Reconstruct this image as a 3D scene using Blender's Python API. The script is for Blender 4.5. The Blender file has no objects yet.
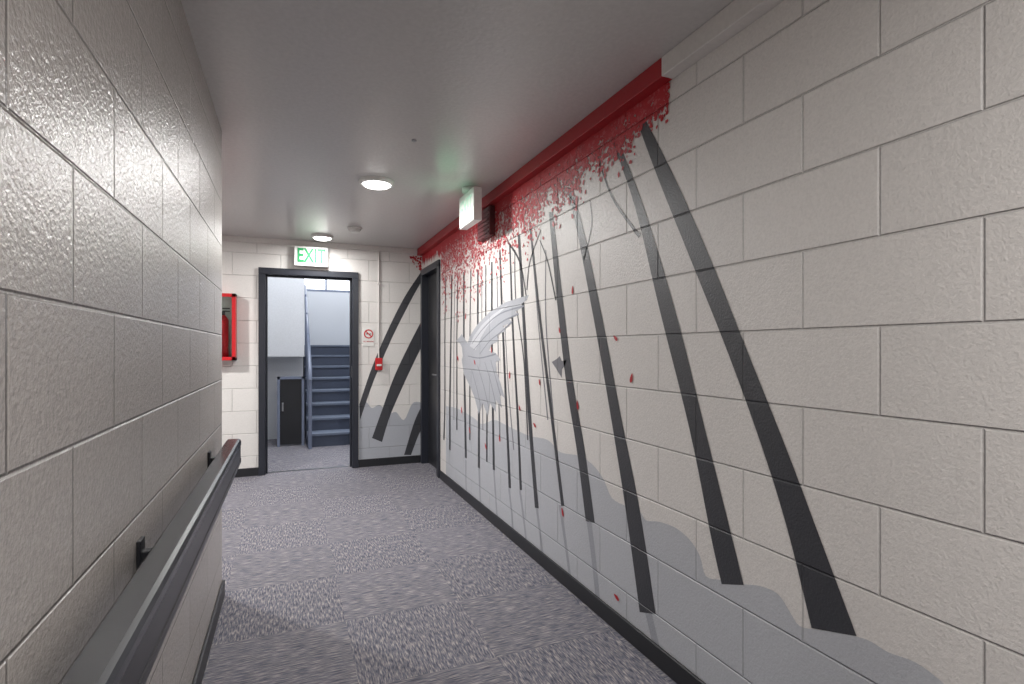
import bpy, bmesh, math, random
from mathutils import Vector
random.seed(7)
S=bpy.context.scene
try: S.view_settings.view_transform='Standard'
except Exception: pass
# ---------------- room dimensions (metres) ----------------
CH=1.16; XR=1.25; XL=-0.295; YF=5.47; YL=2.857; ZC=2.18
YB=-3.0; F=540.0; HY=349.0; PSI=math.radians(22.35)
c,s=math.cos(PSI),math.sin(PSI); VX=512-F*math.tan(PSI)
ROW=0.2063; BL=0.4015; Z0=1.212

# survey helpers: measured marks -> real coordinates in the plane of each wall
def RW(px,py,e=0.0):
    d=px-VX; zz=F*XR/(d*c); y=(zz-XR*s)/c; z=CH-(py-HY)*zz/F
    return Vector((XR-e,y,z))
def FW(px,py,e=0.0):
    a=math.atan((px-512)/F)+PSI; x=YF*math.tan(a); zz=x*s+YF*c
    return Vector((x,YF-e,CH-(py-HY)*zz/F))

# ---------------- materials ----------------
def newmat(n):
    m=bpy.data.materials.new(n); m.use_nodes=True
    nt=m.node_tree; b=nt.nodes['Principled BSDF']; return m,nt,b
def N(nt,t,**k):
    n=nt.nodes.new(t)
    for a,v in k.items(): setattr(n,a,v)
    return n
def M(nt,op,a,b=None,cc=None):
    n=N(nt,'ShaderNodeMath',operation=op)
    for i,v in enumerate((a,b,cc)):
        if v is None: continue
        if isinstance(v,(int,float)): n.inputs[i].default_value=v
        else: nt.links.new(v,n.inputs[i])
    return n.outputs[0]
def lin(r,g,b):
    f=lambda v:((v/255+0.055)/1.055)**2.4 if v>10 else v/255/12.92
    return (f(r),f(g),f(b),1)
def plain(n,col,rough=0.5,metal=0.0,noise=0.0,ns=60,emit=None,es=0):
    m,nt,b=newmat(n)
    b.inputs['Roughness'].default_value=rough; b.inputs['Metallic'].default_value=metal
    tc=N(nt,'ShaderNodeTexCoord'); no=N(nt,'ShaderNodeTexNoise'); no.inputs['Scale'].default_value=ns
    nt.links.new(tc.outputs['Object'],no.inputs['Vector'])
    mx=N(nt,'ShaderNodeMixRGB'); mx.inputs[1].default_value=tuple(v*0.88 for v in col[:3])+(1,); mx.inputs[2].default_value=tuple(min(1,v*1.08) for v in col[:3])+(1,)
    nt.links.new(no.outputs['Fac'],mx.inputs[0]); nt.links.new(mx.outputs[0],b.inputs['Base Color'])
    if noise>0:
        bp=N(nt,'ShaderNodeBump'); bp.inputs['Strength'].default_value=1; bp.inputs['Distance'].default_value=noise
        nt.links.new(no.outputs['Fac'],bp.inputs['Height']); nt.links.new(bp.outputs[0],b.inputs['Normal'])
    if emit: b.inputs['Emission Color'].default_value=emit; b.inputs['Emission Strength'].default_value=es
    return m
def block(n,col,axis,u0,rough=0.35,peel=0.0009,groove=0.0035,var=0.06,z0=Z0,ns=150,dark=.72):
    m,nt,b=newmat(n)
    g=N(nt,'ShaderNodeNewGeometry'); sp=N(nt,'ShaderNodeSeparateXYZ'); nt.links.new(g.outputs['Position'],sp.inputs[0])
    U=sp.outputs[axis]; Z=sp.outputs[2]
    v=M(nt,'DIVIDE',M(nt,'SUBTRACT',Z,z0-ROW*20),ROW); row=M(nt,'FLOOR',v); fv=M(nt,'FRACT',v)
    par=M(nt,'MULTIPLY',M(nt,'MODULO',row,2.0),0.5)
    u=M(nt,'ADD',M(nt,'DIVIDE',M(nt,'SUBTRACT',U,u0-BL*30),BL),par); fu=M(nt,'FRACT',u)
    dv=M(nt,'MULTIPLY',M(nt,'MINIMUM',fv,M(nt,'SUBTRACT',1.0,fv)),ROW)
    du=M(nt,'MULTIPLY',M(nt,'MINIMUM',fu,M(nt,'SUBTRACT',1.0,fu)),BL)
    d=M(nt,'MINIMUM',du,dv)
    mr=N(nt,'ShaderNodeMapRange',interpolation_type='SMOOTHSTEP'); nt.links.new(d,mr.inputs[0])
    mr.inputs[1].default_value=0.0006; mr.inputs[2].default_value=0.0044
    no=N(nt,'ShaderNodeTexNoise'); no.inputs['Scale'].default_value=ns; no.inputs['Detail'].default_value=3; no.inputs['Roughness'].default_value=.55
    nt.links.new(g.outputs['Position'],no.inputs['Vector'])
    wn=N(nt,'ShaderNodeTexWhiteNoise',noise_dimensions='2D'); cb=N(nt,'ShaderNodeCombineXYZ')
    nt.links.new(M(nt,'FLOOR',u),cb.inputs[0]); nt.links.new(row,cb.inputs[1]); nt.links.new(cb.outputs[0],wn.inputs['Vector'])
    h=M(nt,'ADD',M(nt,'MULTIPLY',mr.outputs[0],groove),M(nt,'MULTIPLY',no.outputs['Fac'],peel*2))
    bp=N(nt,'ShaderNodeBump'); bp.inputs['Strength'].default_value=1; bp.inputs['Distance'].default_value=1
    nt.links.new(h,bp.inputs['Height']); nt.links.new(bp.outputs[0],b.inputs['Normal'])
    mx=N(nt,'ShaderNodeMixRGB'); mx.inputs[1].default_value=tuple(x*dark for x in col[:3])+(1,); mx.inputs[2].default_value=col
    f=M(nt,'SUBTRACT',M(nt,'ADD',M(nt,'MULTIPLY',mr.outputs[0],0.7),0.3),M(nt,'MULTIPLY',wn.outputs['Value'],var*3))
    # grain: the pits of the block face are a little darker
    f=M(nt,'ADD',f,M(nt,'MULTIPLY',M(nt,'SUBTRACT',no.outputs['Fac'],0.6),1.1))
    cl=N(nt,'ShaderNodeClamp'); nt.links.new(f,cl.inputs[0])
    nt.links.new(cl.outputs[0],mx.inputs[0]); nt.links.new(mx.outputs[0],b.inputs['Base Color'])
    b.inputs['Roughness'].default_value=rough
    return m
UR=0.825+BL/2; ULf=0.98; UF=0.12
cream=lin(222,218,214)
m_wr=block('paint_cream_right',cream,1,UR,.42)
m_wl=block('paint_cream_left_shaded',lin(184,178,173),1,ULf,.26,.0013,z0=1.224,ns=120,dark=.62)  # cream darkened in the base colour, as this wall stands backlit
m_wf=block('paint_cream_far',lin(224,221,217),0,UF,.4,.0005,dark=.8)
def mural(n,col,r=.4): return block(n,col,1,UR,r,.0007,.0035,dark=.8)
m_trunk=mural('mural_charcoal',lin(60,61,66)); m_cloud=mural('mural_cloud_grey',lin(186,188,193)); m_pale=mural('mural_pale_grey',lin(158,160,167))
m_red=mural('mural_red',lin(182,34,44),.5); m_pink=mural('mural_dusky_red',lin(190,88,94),.5); m_crane=mural('mural_silver',lin(172,174,180)); m_crane2=mural('mural_silver_dark',lin(134,137,145)); m_crane3=mural('mural_silver_light',lin(198,199,203))
m_mid=mural('mural_mid_grey',lin(120,120,126))
m_ftrunk=block('mural_charcoal_far',lin(60,61,66),0,UF,.4,.0005); m_fcloud=block('mural_cloud_far',lin(172,175,182),0,UF,.4,.0005,dark=.85); m_fred=block('mural_red_far',lin(182,34,44),0,UF,.5,.0005)
m_ceil=plain('ceiling_paint',lin(200,197,195),.28,noise=.0010,ns=60)
m_black=plain('black_vinyl',lin(34,35,39),.4)
m_frame=plain('dark_frame_paint',lin(40,43,52),.35)
m_trimw=plain('trim_white',lin(218,214,210),.45)
m_trimr=plain('trim_red',lin(166,32,40),.45)
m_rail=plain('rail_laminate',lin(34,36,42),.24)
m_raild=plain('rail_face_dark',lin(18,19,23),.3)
m_white=plain('white_plastic',lin(225,225,221),.4)
m_redp=plain('red_enamel',lin(196,28,36),.3)
m_green=plain('green_letters',lin(20,140,80),.5)
m_greenp=plain('green_letters_pale',lin(192,222,206),.5)
m_metal=plain('brushed_metal',lin(170,172,176),.3,metal=1)
m_glow=plain('lamp_diffuser',lin(255,255,250),.4,emit=(1,.98,.95,1),es=9)
m_stwall=plain('stairwell_paint',lin(208,210,214),.5,noise=.0005,ns=90)
m_step=plain('stair_rubber',lin(104,114,132),.5); m_riser=plain('stair_riser',lin(66,74,92),.5)
m_railb=plain('stair_rail_paint',lin(118,126,146),.3)
m_maroon=plain('maroon_metal',lin(96,44,48),.5)
m_glass,nt,b=newmat('cabinet_glass'); b.inputs['Base Color'].default_value=(.9,1,.97,1); b.inputs['Transmission Weight'].default_value=1; b.inputs['Roughness'].default_value=.02; b.inputs['IOR'].default_value=1.05
# carpet tiles
m_carpet,nt,b=newmat('carpet_tiles')
g=N(nt,'ShaderNodeNewGeometry'); sp=N(nt,'ShaderNodeSeparateXYZ'); nt.links.new(g.outputs['Position'],sp.inputs[0])
T=0.5
tx=M(nt,'DIVIDE',M(nt,'ADD',sp.outputs[0],20.28),T); ty=M(nt,'DIVIDE',M(nt,'ADD',sp.outputs[1],20.1),T)
par=M(nt,'MODULO',M(nt,'ADD',M(nt,'FLOOR',tx),M(nt,'FLOOR',ty)),2.0)
ca=N(nt,'ShaderNodeCombineXYZ'); cbn=N(nt,'ShaderNodeCombineXYZ')
nt.links.new(M(nt,'MULTIPLY',sp.outputs[0],16.0),ca.inputs[0]); nt.links.new(M(nt,'MULTIPLY',sp.outputs[1],230.0),ca.inputs[1])
nt.links.new(M(nt,'MULTIPLY',sp.outputs[0],170.0),cbn.inputs[0]); nt.links.new(M(nt,'MULTIPLY',sp.outputs[1],24.0),cbn.inputs[1]); cbn.inputs[2].default_value=7
mv=N(nt,'ShaderNodeMix',data_type='VECTOR'); nt.links.new(par,mv.inputs[0]); nt.links.new(ca.outputs[0],mv.inputs[4]); nt.links.new(cbn.outputs[0],mv.inputs[5])
no=N(nt,'ShaderNodeTexNoise'); no.inputs['Scale'].default_value=1; no.inputs['Detail'].default_value=2; no.inputs['Roughness'].default_value=.6; nt.links.new(mv.outputs[1],no.inputs['Vector'])
cr=N(nt,'ShaderNodeValToRGB'); nt.links.new(no.outputs['Fac'],cr.inputs[0])
e=cr.color_ramp.elements; e[0].position=.34; e[0].color=lin(70,72,86); e[1].position=.70; e[1].color=lin(178,171,166)
x=e.new(.46); x.color=lin(103,103,116); x=e.new(.56); x.color=lin(134,130,134)
mx=N(nt,'ShaderNodeMixRGB',blend_type='MULTIPLY'); mx.inputs[0].default_value=1; nt.links.new(cr.outputs[0],mx.inputs[1])
wn=N(nt,'ShaderNodeTexWhiteNoise',noise_dimensions='2D'); cw=N(nt,'ShaderNodeCombineXYZ'); nt.links.new(M(nt,'FLOOR',tx),cw.inputs[0]); nt.links.new(M(nt,'FLOOR',ty),cw.inputs[1]); nt.links.new(cw.outputs[0],wn.inputs['Vector'])
n2=N(nt,'ShaderNodeTexNoise'); n2.inputs['Scale'].default_value=14; nt.links.new(g.outputs['Position'],n2.inputs['Vector'])
gg=M(nt,'ADD',M(nt,'ADD',M(nt,'MULTIPLY',wn.outputs['Value'],.07),M(nt,'MULTIPLY',n2.outputs['Fac'],.25)),.76); cg=N(nt,'ShaderNodeCombineXYZ')
for i in range(3): nt.links.new(gg,cg.inputs[i])
nt.links.new(cg.outputs[0],mx.inputs[2]); nt.links.new(mx.outputs[0],b.inputs['Base Color']); b.inputs['Roughness'].default_value=.85
bp=N(nt,'ShaderNodeBump'); bp.inputs['Distance'].default_value=.0015; nt.links.new(no.outputs['Fac'],bp.inputs['Height']); nt.links.new(bp.outputs[0],b.inputs['Normal'])

# ---------------- mesh helpers ----------------
def obj(name,bm,mat,parent=None,smooth=False):
    me=bpy.data.meshes.new(name); bm.normal_update(); bm.to_mesh(me); bm.free()
    for mm in (mat if isinstance(mat,list) else [mat]): me.materials.append(mm)
    if smooth:
        for p in me.polygons: p.use_smooth=True
    o=bpy.data.objects.new(name,me); S.collection.objects.link(o)
    if parent: o.parent=parent
    return o
def empty(name):
    o=bpy.data.objects.new(name,None); S.collection.objects.link(o); return o
def addbox(bm,a,b,mi=0,bev=0):
    vs=[bm.verts.new((x,y,z)) for x in (a[0],b[0]) for y in (a[1],b[1]) for z in (a[2],b[2])]
    fs=[(0,1,3,2),(4,6,7,5),(0,4,5,1),(2,3,7,6),(0,2,6,4),(1,5,7,3)]
    ff=[bm.faces.new([vs[i] for i in f]) for f in fs]
    for f in ff: f.material_index=mi
    if bev:
        ed=list({e for f in ff for e in f.edges})
        r=bmesh.ops.bevel(bm,geom=ed,offset=bev,segments=3,affect='EDGES',profile=.5)
        for f in r['faces']: f.material_index=mi
def box(name,a,b,mat,parent=None,bev=0):
    bm=bmesh.new(); addbox(bm,a,b,0,bev); return obj(name,bm,mat,parent)
def boxes(name,L,mat,parent=None,bev=0):
    bm=bmesh.new()
    for q in L: addbox(bm,q[0],q[1],q[2] if len(q)>2 else 0,bev)
    return obj(name,bm,mat,parent)
def cyl(name,p0,p1,r,mat,parent=None,seg=24,r2=None):
    p0=Vector(p0);p1=Vector(p1);d=p1-p0
    bm=bmesh.new(); bmesh.ops.create_cone(bm,cap_ends=True,segments=seg,radius1=r,radius2=r if r2 is None else r2,depth=d.length)
    q=d.to_track_quat('Z','Y'); mid=(p0+p1)/2
    for v in bm.verts: v.co=q@v.co+mid
    o=obj(name,bm,mat,parent)
    for p in o.data.polygons: p.use_smooth=len(p.vertices)==4
    return o
def tube(name,pts,r,mat,parent=None):
    cu=bpy.data.curves.new(name,'CURVE'); cu.dimensions='3D'; cu.bevel_depth=r; cu.bevel_resolution=4; cu.use_fill_caps=True
    sp=cu.splines.new('POLY'); sp.points.add(len(pts)-1)
    for i,p in enumerate(pts): sp.points[i].co=(*p,1)
    cu.materials.append(mat); o=bpy.data.objects.new(name,cu); S.collection.objects.link(o)
    if parent: o.parent=parent
    return o
def cr_(P,n=6):
    out=[]
    P=[Vector(p) for p in P]
    for i in range(len(P)-1):
        a=P[max(i-1,0)];b_=P[i];c_=P[i+1];d_=P[min(i+2,len(P)-1)]
        for k in range(n):
            t=k/n; out.append(.5*((2*b_)+(c_-a)*t+(2*a-5*b_+4*c_-d_)*t*t+(3*b_-a-3*c_+d_)*t**3))
    out.append(P[-1]); return out

# ---------------- shell ----------------
boxes('floor',[((-3,YB,-.1),(XR+.2,YF+.14,0)),((-1.2,YF+.14,-.1),(1.25,9.9,0))],m_carpet)
box('ceiling',(-3.1,YB,ZC),(XR+.2,YF+.14,ZC+.1),m_ceil)
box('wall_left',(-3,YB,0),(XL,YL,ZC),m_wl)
D0,D1,DZ=4.78,5.42,1.93
boxes('wall_right',[((XR,YB,0),(XR+.2,D0,ZC)),((XR,D1,0),(XR+.2,YF,ZC)),((XR,D0,DZ),(XR+.2,D1,ZC))],m_wr)
X0,X1,XZ=-.263,.616,1.905
boxes('wall_far',[((-3,YF,0),(X0,YF+.14,ZC)),((X1,YF,0),(XR+.2,YF+.14,ZC)),((X0,YF,XZ),(X1,YF+.14,ZC))],m_wf)
box('wall_back',(XL,YB-.1,0),(XR,YB,ZC),m_wf)
box('wall_recess_end',(-3.1,YL,0),(-3,YF,ZC),m_wr)
bh=.075
box('baseboard_right',(XR-.012,YB,0),(XR,D0-.06,bh),m_black,bev=.003)
box('baseboard_left',(XL,YB,0),(XL+.012,YL+.012,bh),m_black,bev=.003)
boxes('baseboard_far',[((X1,YF-.012,0),(XR,YF,bh)),((-3,YF-.012,0),(X0,YF,bh))],m_black,bev=.003)
box('baseboard_recess',(-3,YL,0),(XL,YL+.012,bh),m_black,bev=.003)
ys=RW(662,60).y-.06
th=.068
box('trim_1',(XR-.05,ys,ZC-th),(XR,YF,ZC),m_trimr,bev=.003)
box('trim_2',(XR-.05,YB,ZC-th),(XR,ys,ZC),m_trimw,bev=.003)
box('trim_3',(-3,YF-.02,ZC-.05),(XR-.05,YF,ZC),m_trimw,bev=.003)

# main doorway frame
d1=empty('door_1')
fw=.055
boxes('door_frame',[((X0-.004,YF-.025,0),(X0+fw,YF+.165,XZ-fw)),((X1-fw,YF-.025,0),(X1+.004,YF+.165,XZ-fw)),((X0-.004,YF-.025,XZ-fw),(X1+.004,YF+.165,XZ+.004)),
  ((X0+fw,YF+.05,0),(X0+fw+.015,YF+.09,XZ-fw)),((X1-fw-.015,YF+.05,0),(X1-fw,YF+.09,XZ-fw)),((X0+fw,YF+.05,XZ-fw-.015),(X1-fw,YF+.09,XZ-fw))],m_frame,d1,bev=.004)
boxes('threshold',[((X0+fw,YF+.06,0),(X1-fw,YF+.10,.004))],m_metal,d1)
boxes('strike_plate',[((X1-fw-.003,YF+.005,.88),(X1-fw,YF+.035,.99))],m_metal,d1)
# side door
d2=empty('door_2')
boxes('door_frame',[((XR-.02,D0-.05,0),(XR+.12,D0+.02,DZ)),((XR-.02,D1-.02,0),(XR+.12,D1+.03,DZ)),((XR-.02,D0-.05,DZ-.03),(XR+.12,D1+.03,DZ+.035))],m_frame,d2,bev=.004)
box('door_leaf',(XR+.05,D0+.02,.01),(XR+.09,D1-.02,DZ-.03),m_black,d2,bev=.003)
cyl('handle_rose',(XR+.05,D0+.09,.92),(XR+.035,D0+.09,.92),.028,m_metal,d2)
tube('lever',[(XR+.04,D0+.09,.92),(XR-.005,D0+.09,.92),(XR-.01,D0+.1,.92),(XR-.01,D0+.2,.92)],.008,m_metal,d2)

# ---------------- handrail ----------------
hr=empty('handrail')
def prof_ext(name,prof,y0,y1,mat,parent,dark=()):
    bm=bmesh.new()
    A=[bm.verts.new((x,y0,z)) for x,z in prof];B=[bm.verts.new((x,y1,z)) for x,z in prof]
    n=len(prof)
    for i in range(n):
        f=bm.faces.new((A[i],A[(i+1)%n],B[(i+1)%n],B[i]))
        if i in dark: f.material_index=1
    bm.faces.new(A[::-1]); bm.faces.new(B); bmesh.ops.recalc_face_normals(bm,faces=bm.faces)
    return obj(name,bm,mat,parent)
xi,xo,zt,zb=-.257,-.199,.765,.652
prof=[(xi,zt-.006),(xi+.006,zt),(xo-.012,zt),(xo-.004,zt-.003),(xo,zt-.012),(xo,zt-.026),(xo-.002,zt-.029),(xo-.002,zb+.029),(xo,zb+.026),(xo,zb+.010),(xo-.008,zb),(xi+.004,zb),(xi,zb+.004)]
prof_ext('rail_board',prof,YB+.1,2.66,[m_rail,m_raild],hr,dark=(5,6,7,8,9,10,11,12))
for i,y in enumerate((-2,-.9,.3,1.35,2.4)):
    boxes('bracket_%d'%i,[((XL,y-.02,.66),(XL+.008,y+.02,.76)),((XL,y-.012,.70),(xi+.002,y+.012,.735))],m_black,hr,bev=.002)

# ---------------- ceiling fixtures ----------------
def downlight(x,y,r,pw,on=True):
    e=empty('ceiling_light')
    bm=bmesh.new(); n=40
    pr=[(r,0),(r,-.008),(r*.94,-.020),(r*.84,-.024),(r*.80,-.020)]
    rings=[[bm.verts.new((x+a*math.cos(2*math.pi*k/n),y+a*math.sin(2*math.pi*k/n),ZC+z)) for k in range(n)] for a,z in pr]
    for i in range(len(pr)-1):
        for k in range(n): bm.faces.new((rings[i][k],rings[i][(k+1)%n],rings[i+1][(k+1)%n],rings[i+1][k]))
    bmesh.ops.recalc_face_normals(bm,faces=bm.faces); obj('trim_ring',bm,m_white,e,True)
    bm=bmesh.new(); pr=[(r*.82,-.018),(r*.7,-.030),(r*.45,-.038),(r*.2,-.041)]
    rings=[[bm.verts.new((x+a*math.cos(2*math.pi*k/n),y+a*math.sin(2*math.pi*k/n),ZC+z)) for k in range(n)] for a,z in pr]
    for i in range(len(pr)-1):
        for k in range(n): bm.faces.new((rings[i][k],rings[i][(k+1)%n],rings[i+1][(k+1)%n],rings[i+1][k]))
    bm.faces.new(rings[-1]); bmesh.ops.recalc_face_normals(bm,faces=bm.faces); obj('diffuser',bm,m_glow,e,True)
    l=bpy.data.lights.new('lamp','AREA'); l.shape='DISK'; l.size=r*1.5; l.energy=pw; l.color=(1,.985,.97)
    o=bpy.data.objects.new('lamp',l); o.location=(x,y,ZC-.05); S.collection.objects.link(o); o.parent=e
downlight(.488,3.35,.105,30)
downlight(.27,5.15,.095,9)
downlight(.5,-.55,.105,33)  # unseen fixture behind the camera, added to brighten the near walls
downlight(.5,-2.2,.105,16)  # another unseen fixture farther back, also added for ambient light
downlight(-1.4,4.2,.105,55)
sd=empty('smoke_detector')
cyl('base',(.505,4.71,ZC),(.505,4.71,ZC-.012),.062,m_white,sd); cyl('body',(.505,4.71,ZC-.012),(.505,4.71,ZC-.04),.055,m_white,sd,r2=.035)
cyl('sprinkler_cap',(.56,2.62,ZC),(.56,2.62,ZC-.006),.012,m_metal)

# ---------------- exit signs ----------------
def text(body,size,loc,rot,mat,parent,name='letters',ext=.002,off=.012):
    cu=bpy.data.curves.new(name,'FONT'); cu.body=body; cu.size=size; cu.extrude=ext; cu.align_x='CENTER'; cu.align_y='CENTER'; cu.offset=size*off
    o=bpy.data.objects.new(name,cu); o.location=loc; o.rotation_euler=rot; cu.materials.append(mat); S.collection.objects.link(o); o.parent=parent; return o
es=empty('exit_sign')
xe=.185
box('housing',(xe-.15,YF-.075,1.935),(xe+.15,YF-.03,2.12),m_white,es,bev=.006)
box('mount',(xe-.05,YF-.03,1.99),(xe+.05,YF,2.06),m_white,es)
o=text('EXIT',.18,(xe,YF-.078,2.028),(math.pi/2,0,0),m_green,es,off=.02); o.scale=(.68,1,1)
es=empty('exit_sign')
y0,y1,xs=3.12,3.42,1.03
box('housing',(xs,y0,ZC-.235),(xs+.055,y1,ZC-.03),m_white,es,bev=.006)
cyl('canopy',(xs+.027,3.27,ZC),(xs+.027,3.27,ZC-.03),.05,m_white,es)
o=text('EXIT',.16,(xs-.001,3.27,ZC-.132),(math.pi/2,0,-math.pi/2),m_greenp,es,ext=.001); o.scale=(.75,1,1)
bx=empty('maroon_wall_box')  # dark red louvred box on the wall by the hanging sign
box('body',(XR-.04,3.33,ZC-.27),(XR,3.58,ZC-.075),m_maroon,bx,bev=.006)
boxes('louvres',[((XR-.045,3.35,ZC-.25+i*.028),(XR-.038,3.56,ZC-.24+i*.028)) for i in range(6)],m_maroon,bx)
l=bpy.data.lights.new('sign_glow','POINT'); l.energy=.25; l.color=(.2,1,.5); l.shadow_soft_size=.08
o=bpy.data.objects.new('sign_glow',l); o.location=(xs-.12,3.25,ZC-.15); S.collection.objects.link(o); o.parent=es

# ---------------- far-wall fittings ----------------
fc=empty('fire_extinguisher_cabinet')
a0,a1,zz0,zz1,yd=-.80,-.445,1.06,1.65,YF-.11
boxes('cabinet_box',[((a0,yd,zz0),(a0+.02,YF,zz1)),((a1-.02,yd,zz0),(a1,YF,zz1)),((a0,yd,zz0),(a1,YF,zz0+.02)),((a0,yd,zz1-.02),(a1,YF,zz1)),((a0,YF-.012,zz0),(a1,YF,zz1)),
 ((a0,yd-.012,zz0),(a0+.03,yd,zz1)),((a1-.03,yd-.012,zz0),(a1,yd,zz1)),((a0,yd-.012,zz0),(a1,yd,zz0+.03)),((a0,yd-.012,zz1-.03),(a1,yd,zz1))],m_redp,fc)
box('back_liner',(a0+.02,YF-.016,zz0+.02),(a1-.02,YF-.012,zz1-.02),m_white,fc)
box('side_liner',(a1-.024,yd+.002,zz0+.02),(a1-.02,YF-.016,zz1-.02),m_white,fc)
box('glass',(a0+.03,yd-.005,zz0+.03),(a1-.03,yd-.002,zz1-.03),m_glass,fc)
xc=a1-.1
cyl('extinguisher_body',(xc,YF-.065,zz0+.03),(xc,YF-.065,zz0+.36),.04,m_redp,fc); cyl('extinguisher_neck',(xc,YF-.065,zz0+.36),(xc,YF-.065,zz0+.40),.04,m_redp,fc,r2=.015)
boxes('extinguisher_handle',[((xc-.012,YF-.075,zz0+.40),(xc+.012,YF-.055,zz0+.43)),((xc-.01,YF-.075,zz0+.43),(xc+.05,YF-.055,zz0+.44)),((xc-.01,YF-.075,zz0+.455),(xc+.05,YF-.055,zz0+.465))],m_black,fc)
tube('extinguisher_hose',[(xc-.01,YF-.065,zz0+.42),(xc-.045,YF-.075,zz0+.4),(xc-.05,YF-.08,zz0+.25),(xc-.045,YF-.08,zz0+.1)],.008,m_black,fc)
ns=empty('no_smoking_sign'); p=FW(368.5,336)
box('plate',(p.x-.055,YF-.006,p.z-.10),(p.x+.055,YF,p.z+.075),m_white,ns,bev=.001)
bm=bmesh.new(); n=36
for k in range(n):
    a=2*math.pi*k/n;b2=2*math.pi*(k+1)/n; q=[]
    for r,t in ((.045,a),(.045,b2),(.034,b2),(.034,a)): q.append(bm.verts.new((p.x+r*math.cos(t),YF-.008,p.z+.02+r*math.sin(t))))
    bm.faces.new(q)
q=[bm.verts.new((p.x+u*.7071+v*.7071,YF-.008,p.z+.02-u*.7071+v*.7071)) for u,v in ((-.036,-.005),(.036,-.005),(.036,.005),(-.036,.005))]; bm.faces.new(q)
obj('prohibition_ring',bm,m_redp,ns)
boxes('cigarette',[((p.x-.024,YF-.0075,p.z+.016),(p.x+.024,YF-.0065,p.z+.024))],m_black,ns)
text('NO SMOKING',.016,(p.x,YF-.007,p.z-.055),(math.pi/2,0,0),m_redp,ns,'caption',.0005)
fa=empty('fire_alarm_pull_station'); p=FW(378.5,364)
box('housing',(p.x-.034,YF-.04,p.z-.06),(p.x+.034,YF,p.z+.06),m_redp,fa,bev=.005)
box('pull_handle',(p.x-.024,YF-.052,p.z-.02),(p.x+.024,YF-.038,p.z+.0),m_white,fa,bev=.003)
co=empty('conduit'); 
tube('pipe',[(p.x,YF-.012,p.z+.06),(p.x,YF-.012,ZC-.05)],.007,m_trimw,co)
boxes('strap',[((p.x-.016,YF-.022,1.8),(p.x+.016,YF,1.815))],m_trimw,co)

# ---------------- mural ----------------
mu=empty('wall_mural')
def strip(bm,A,B,mi=0):
    va=[bm.verts.new(v) for v in A];vb=[bm.verts.new(v) for v in B]
    for i in range(len(va)-1):
        f=bm.faces.new((va[i],va[i+1],vb[i+1],vb[i])); f.material_index=mi
def edges(bm,Lp,Rp,fn,e,n=6,mi=0):
    strip(bm,cr_([fn(*p,e) for p in Lp],n),cr_([fn(*p,e) for p in Rp],n),mi)
def line(bm,P,w0,w1,fn,e,mi=0):
    C=cr_([fn(*p,e) for p in P],5); A=[];B=[]; nn=len(C)
    ax=Vector((1,0,0)) if fn is RW else Vector((0,1,0))
    for i,q in enumerate(C):
        t=(C[min(i+1,nn-1)]-C[max(i-1,0)]).normalized(); d=ax.cross(t).normalized(); w=(w0+(w1-w0)*i/(nn-1))/2
        A.append(q+d*w);B.append(q-d*w)
    strip(bm,A,B,mi)
def poly(bm,P,fn,e,mi=0,n=0):
    V=[fn(*p,e) for p in P]
    if n: V=cr_(V+[V[0]],n)[:-1]
    f=bm.faces.new([bm.verts.new(v) for v in V]); f.material_index=mi
# clouds
bm=bmesh.new()
V=[RW(x,y,.0006) for x,y in [(960,700),(940,680),(915,662),(888,652),(868,640),(845,634),(820,630),(800,626),(790,612),(778,594),(760,586),(742,584),(722,580),(706,576),(700,556),(690,540),(676,528),(660,522),(646,520),(640,512),(626,506),(612,498),(604,480),(594,466),(580,456),(560,452),(548,440),(530,436),(516,430),(504,424),(494,420),(482,424),(474,418),(464,412),(456,408),(446,406)]]
V=cr_(V,4); base=[Vector((v.x,v.y,bh)) for v in V]; strip(bm,V,base)
obj('cloud_bank',bm,m_cloud,mu)
bm=bmesh.new()
for P,w in [([(647,606),(660,660),(672,700)],.045),([(589,520),(594,560),(600,620)],.045),([(560,505),(566,545),(572,592)],.03),([(537,508),(541,540),(545,575)],.03),([(520,490),(524,520),(528,555)],.03),([(509,488),(512,515),(514,545)],.03),([(494,470),(496,500),(498,528)],.03),([(479,468),(480,490),(481,512)],.035),([(466,460),(466,480),(467,500)],.035)]:
    line(bm,P,w,w*.8,RW,.0009)
obj('pale_trunks',bm,m_pale,mu)
# dark trunks
bm=bmesh.new(); E=.0014
edges(bm,[(636,118),(659,180),(692,262),(728,352),(762,446),(788,530),(812,628)],[(643,114),(676,180),(712,262),(748,352),(788,452),(823,545),(857,636)],RW,E)
edges(bm,[(610,134),(635,206),(660,310),(690,430),(712,540),(722,584)],[(615,132),(643,204),(677,316),(705,428),(728,520),(744,585)],RW,E)
edges(bm,[(568,188),(578,235),(596,330),(610,410),(626,510),(640,612)],[(572,188),(585,235),(605,330),(621,415),(640,510),(656,614)],RW,E)
edges(bm,[(549,212),(556,290),(566,380),(577,450),(586,521)],[(553,212),(562,290),(573,380),(585,450),(595,523)],RW,E)
line(bm,[(598,158),(612,196),(632,226),(640,236)],.008,.018,RW,E)
line(bm,[(576,205),(566,190),(562,178)],.008,.005,RW,E)
line(bm,[(556,300),(548,262),(540,240)],.014,.006,RW,E)
line(bm,[(584,260),(592,225),(590,200)],.012,.005,RW,E)
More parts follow.
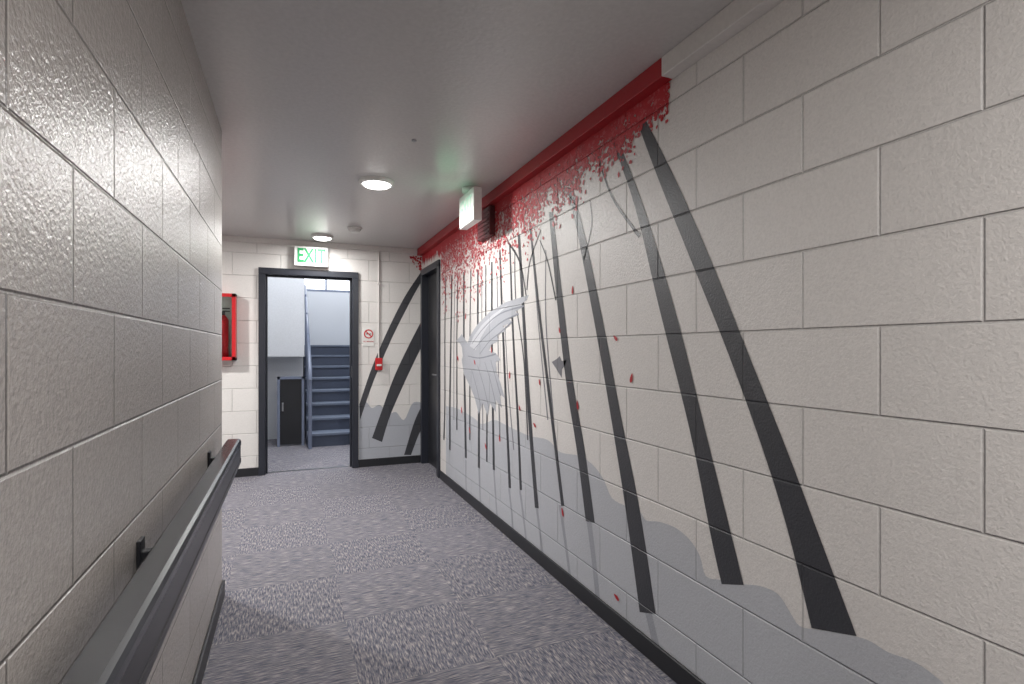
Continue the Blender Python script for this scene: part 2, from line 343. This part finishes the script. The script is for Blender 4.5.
for P,w in [([(530,222),(538,300),(550,400),(563,506)],.034),([(519,235),(524,320),(530,420),(537,508)],.050),([(527,300),(520,262),(508,242)],.018),([(510,245),(513,330),(518,420),(521,490)],.034),([(500,250),(503,330),(507,420),(510,488)],.040),([(541,230),(530,262),(527,290)],.014),
   ([(492,262),(492,340),(493,410),(494,470)],.040),([(486,265),(486,330),(487,400),(487,462)],.028),([(478,270),(478,340),(479,410),(479,468)],.046),([(471,270),(470,340),(470,400),(470,440)],.03),([(464,272),(464,340),(465,400),(466,458)],.052),([(458,275),(457,330),(457,390),(457,430)],.034),([(452,275),(451,340),(450,400),(450,450)],.052),([(446,275),(445,330),(445,400),(444,440)],.04),([(515,250),(516,300),(524,360),(528,440)],.016)]:
    line(bm,P,w*.7,w,RW,E)
obj('tree_trunks',bm,m_trunk,mu)
bm=bmesh.new()
for P,w in [([(497,270),(498,330),(499,400),(500,440)],.02),([(546,250),(546,320),(552,400),(556,450)],.014),([(534,270),(540,340),(548,420)],.012),([(482,270),(482,340),(483,430)],.018),([(504,300),(508,380),(514,450)],.014),([(455,280),(454,350),(454,420)],.02)]:
    line(bm,P,w*.7,w,RW,.0011)
poly(bm,[(552,362),(557,359),(560,356),(562,361),(567,360),(565,366),(562,369),(562,378),(559,373),(556,368)],RW,E)
obj('distant_trunks',bm,m_mid,mu)
# crane in flight: raised wing, body with neck, head and beak, lowered wing with feather fingers
bm=bmesh.new()
poly(bm,[(466,350),(470,336),(478,324),(490,312),(506,302),(529,295),(527,300),(520,305),(525,306),(515,312),(519,314),(509,319),(513,322),(503,326),(506,331),(497,335),(499,341),(491,345),(488,354),(478,358)],RW,.0019)
poly(bm,[(466,344),(476,348),(488,350),(496,353),(501,360),(496,362),(497,372),(501,384),(505,398),(500,394),(502,408),(496,400),(496,412),(490,403),(488,416),(483,403),(479,414),(475,398),(470,386),(464,374),(462,360)],RW,.0018)
poly(bm,[(470,346),(465,339),(462,334),(460,337),(456,341),(460,343),(462,347),(463,356),(470,358)],RW,.00185)
obj('crane',bm,m_crane,mu)
bm=bmesh.new()
for P in [[(474,350),(486,336),(502,322),(519,314)],[(480,354),(490,341),(500,333),(512,322)],[(472,344),(484,328),(500,314),(524,306)],[(468,356),(480,358),(496,354)],[(472,370),(477,388),(481,406)],[(478,366),(484,386),(489,408)],[(485,362),(491,382),(496,404)],[(491,360),(496,378),(501,396)]]:
    line(bm,P,.006,.011,RW,.0022)
obj('crane_feathers',bm,m_crane2,mu)
bm=bmesh.new()
poly(bm,[(470,346),(474,336),(482,325),(494,314),(508,305),(498,315),(488,326),(481,338),(476,350)],RW,.0021)
obj('crane_wing_highlight',bm,m_crane3,mu)
# foliage
ztop=ZC-th; yA=ys+.03; yB=D0-.07
def depth(y):
    t=max(0,min(1,(y-yA)/2.4)); return .10+.33*t
bm=bmesh.new(); P=[];Q=[]; y=yA
yend=YF-.01
while y<yend:
    P.append(Vector((XR-.0024,y,ztop+.01))); dd=depth(y)*(.10+.22*random.random()); 
    if y>D0-.07: dd=min(dd,ztop-DZ-.04)
    Q.append(Vector((XR-.0024,y,ztop-dd))); y+=.012+.02*random.random()
strip(bm,P,Q)
def leaf(bm,ctr,r,mi,ax=0):
    n=random.choice((5,6,7)); a0=random.random()*6; st=random.uniform(.45,1); th_=random.random()*3.14
    vs=[]
    for k in range(n):
        a=a0+2*math.pi*k/n; rr=r*random.uniform(.6,1.25); u=rr*math.cos(a); v=rr*st*math.sin(a)
        uu=u*math.cos(th_)-v*math.sin(th_); vv=u*math.sin(th_)+v*math.cos(th_)
        vs.append(bm.verts.new(ctr+(Vector((0,uu,vv)) if ax==0 else Vector((uu,0,vv)))))
    f=bm.faces.new(vs); f.material_index=mi
for i in range(6400):
    y=random.uniform(yA-.01,D0-.08); d=depth(y); t=abs(random.gauss(0,.55)); 
    cl=.5+.5*math.sin(y*23)*math.sin(y*9+1); h=d*(.08+t*(.6+.8*cl)*.9)
    if h>d*1.7: continue
    leaf(bm,Vector((XR-.0026-random.random()*.0006,y,ztop-h)),random.uniform(.004,.015),1 if random.random()<.2+.65*min(1,(y-yA)/2.2)*min(1,h/d) else 0)
def petal(px,py,a,L):
    ctr=RW(px,py,.0034); vs=[]
    for k in range(12):
        t=2*math.pi*k/12; u=L*math.cos(t); v=L*.42*math.sin(t)*(1-.35*math.cos(t))
        vs.append(bm.verts.new(ctr+Vector((0,u*math.cos(a)-v*math.sin(a),u*math.sin(a)+v*math.cos(a)))))
    bm.faces.new(vs)
for x,y_,a,L in [(632,378,1.9,.020),(616,338,.6,.018),(578,405,1.4,.022),(563,512,1.2,.022),(617,597,.3,.020),(470,430,1,.026),(492,350,1.5,.02),(475,362,.8,.024),(540,382,1.2,.018),(535,425,.5,.02),(510,375,1.7,.024),(500,438,1.2,.024),(466,316,1.8,.026),(520,408,1,.02),(573,290,1.6,.02),(458,358,.7,.028),(462,410,1.3,.028),(486,446,.9,.024),(560,330,1.2,.016)]:
    petal(x,y_,a,L)
obj('red_foliage',bm,[m_red,m_pink],mu)
# far-wall part
bm=bmesh.new()
V=cr_([FW(x,y,.0006) for x,y in [(359,404),(366,402),(372,408),(380,405),(388,414),(396,412),(404,420),(412,404),(419,402),(424,405)]],4)
strip(bm,V,[Vector((v.x,v.y,bh)) for v in V]); obj('far_cloud',bm,m_fcloud,mu)
bm=bmesh.new()
edges(bm,[(421,272),(404,298),(386,334),(371,370),(359.5,404)],[(424,277),(410,302),(391,340),(374,380),(360,420)],FW,.0012)
edges(bm,[(424,316),(409,345),(394,377),(382,410),(372,438)],[(425,340),(416,358),(402,388),(390,416),(382,442)],FW,.0012)
edges(bm,[(425,400),(415,420),(404,455)],[(425,424),(419,434),(411,455)],FW,.0012)
obj('far_trunks',bm,m_ftrunk,mu)
bm=bmesh.new()
for i in range(60):
    u=random.random()**1.8; leaf(bm,Vector((XR-.01-u*.12,YF-.002-random.random()*.0006,ZC-.07-random.random()*.15*(1-u*.7))),random.uniform(.006,.014),0,1)
obj('far_foliage',bm,m_fred,mu)

# ---------------- stairwell ----------------
SZ=3.5
box('wall_stairwell_left',(-1.3,YF+.14,0),(-1.2,9.9,SZ),m_stwall)
box('wall_stairwell_right',(1.2,YF+.14,0),(1.3,9.9,SZ),m_stwall)
boxes('wall_stairwell_back',[((-1.2,9.8,0),(1.2,9.9,2.14)),((-1.2,9.8,2.95),(1.2,9.9,SZ)),((-1.2,9.8,2.14),(.12,9.9,2.95)),((1.05,9.8,2.14),(1.2,9.9,2.95))],m_stwall)
box('wall_stairwell_front',(-1.2,YF+.04,ZC+.1),(1.2,YF+.14,SZ),m_stwall)
boxes('wall_upper_flight',[((-1.2,6.95,1.07),(.16,7.1,SZ)),((-1.2,7.1,1.07),(.16,7.6,1.13)),((.1,7.1,1.07),(.16,9.8,SZ))],m_stwall)
box('wall_under_flight',(-1.2,7.6,0),(.16,7.7,1.07),m_stwall)
box('ceiling_stairwell',(-1.3,YF+.04,SZ),(1.3,9.9,SZ+.1),m_stwall)
w=empty('window_1')
boxes('window_frame',[((.12,9.8,2.14),(.16,9.86,2.95)),((1.01,9.8,2.14),(1.05,9.86,2.95)),((.16,9.8,2.14),(1.01,9.86,2.18)),((.16,9.8,2.91),(1.01,9.86,2.95)),((.56,9.81,2.18),(.59,9.85,2.91))],m_railb,w)
st=empty('staircase')
nst=8; rise=.152; run=.27; ys0=6.8
boxes('risers',[((.19,ys0+i*run,0),(1.17,ys0+(i+1)*run+(0 if i<nst-1 else .8),rise*(i+1)-.02)) for i in range(nst)],m_riser,st)
boxes('treads',[((.19,ys0+i*run-.02,rise*(i+1)-.02),(1.17,ys0+(i+1)*run+(0 if i<nst-1 else .8),rise*(i+1)+.004)) for i in range(nst)],m_step,st)
rl=empty('stair_railing')
A=Vector((.215,ys0-.1,.92));B=Vector((.215,ys0+nst*run,.92+nst*rise))
tube('handrail_pipe',[(A.x,A.y-.02,.80),A,B,(B.x,B.y+.3,B.z)],.022,m_railb,rl)
tube('newel_post',[(.215,ys0-.1,0),(.215,ys0-.1,.9)],.022,m_railb,rl)
for i in range(1,nst+1,2):
    tube('post_%d'%i,[(.215,ys0+(i-.5)*run,rise*i),(.215,ys0+(i-.5)*run,.92+rise*(i-.1))],.012,m_railb,rl)
lp=empty('access_panel')
boxes('frame',[((-.14,6.96,0),(-.11,7.02,.83)),((.13,6.96,0),(.16,7.02,.83)),((-.14,6.96,.80),(.16,7.02,.83))],m_railb,lp)
box('panel',(-.11,6.98,.02),(.13,7.01,.80),m_black,lp,bev=.004)
box('pull',(-.09,6.965,.42),(-.07,6.98,.52),m_metal,lp,bev=.003)

# ---------------- lights ----------------
def area(n,loc,rot,sz,en,col,sy=None):
    l=bpy.data.lights.new(n,'AREA'); l.energy=en; l.color=col; l.size=sz
    if sy: l.shape='RECTANGLE'; l.size_y=sy
    o=bpy.data.objects.new(n,l); o.location=loc; o.rotation_euler=rot; S.collection.objects.link(o)
area('stairwell_fill',(.3,6.3,SZ-.05),(0,0,0),1.2,60,(.96,.98,1))  # added fill lamp under the stairwell ceiling; no roof opening there
area('upper_landing_fill',(.65,9.0,SZ-.05),(0,0,0),.8,26,(.94,.97,1))  # second added fill lamp, unseen, brightening the upper landing
W=bpy.data.worlds.new('sky'); S.world=W; W.use_nodes=True
W.node_tree.nodes['Background'].inputs[0].default_value=(.92,.96,1,1); W.node_tree.nodes['Background'].inputs[1].default_value=3.0
# ---------------- camera ----------------
cd=bpy.data.cameras.new('camera'); cd.sensor_width=36; cd.lens=F/1024*36; cd.shift_y=(HY-342)/1024; cd.clip_start=.02
cam=bpy.data.objects.new('camera',cd); cam.location=(0,0,CH); cam.rotation_euler=(math.pi/2,0,-PSI); S.collection.objects.link(cam); S.camera=cam
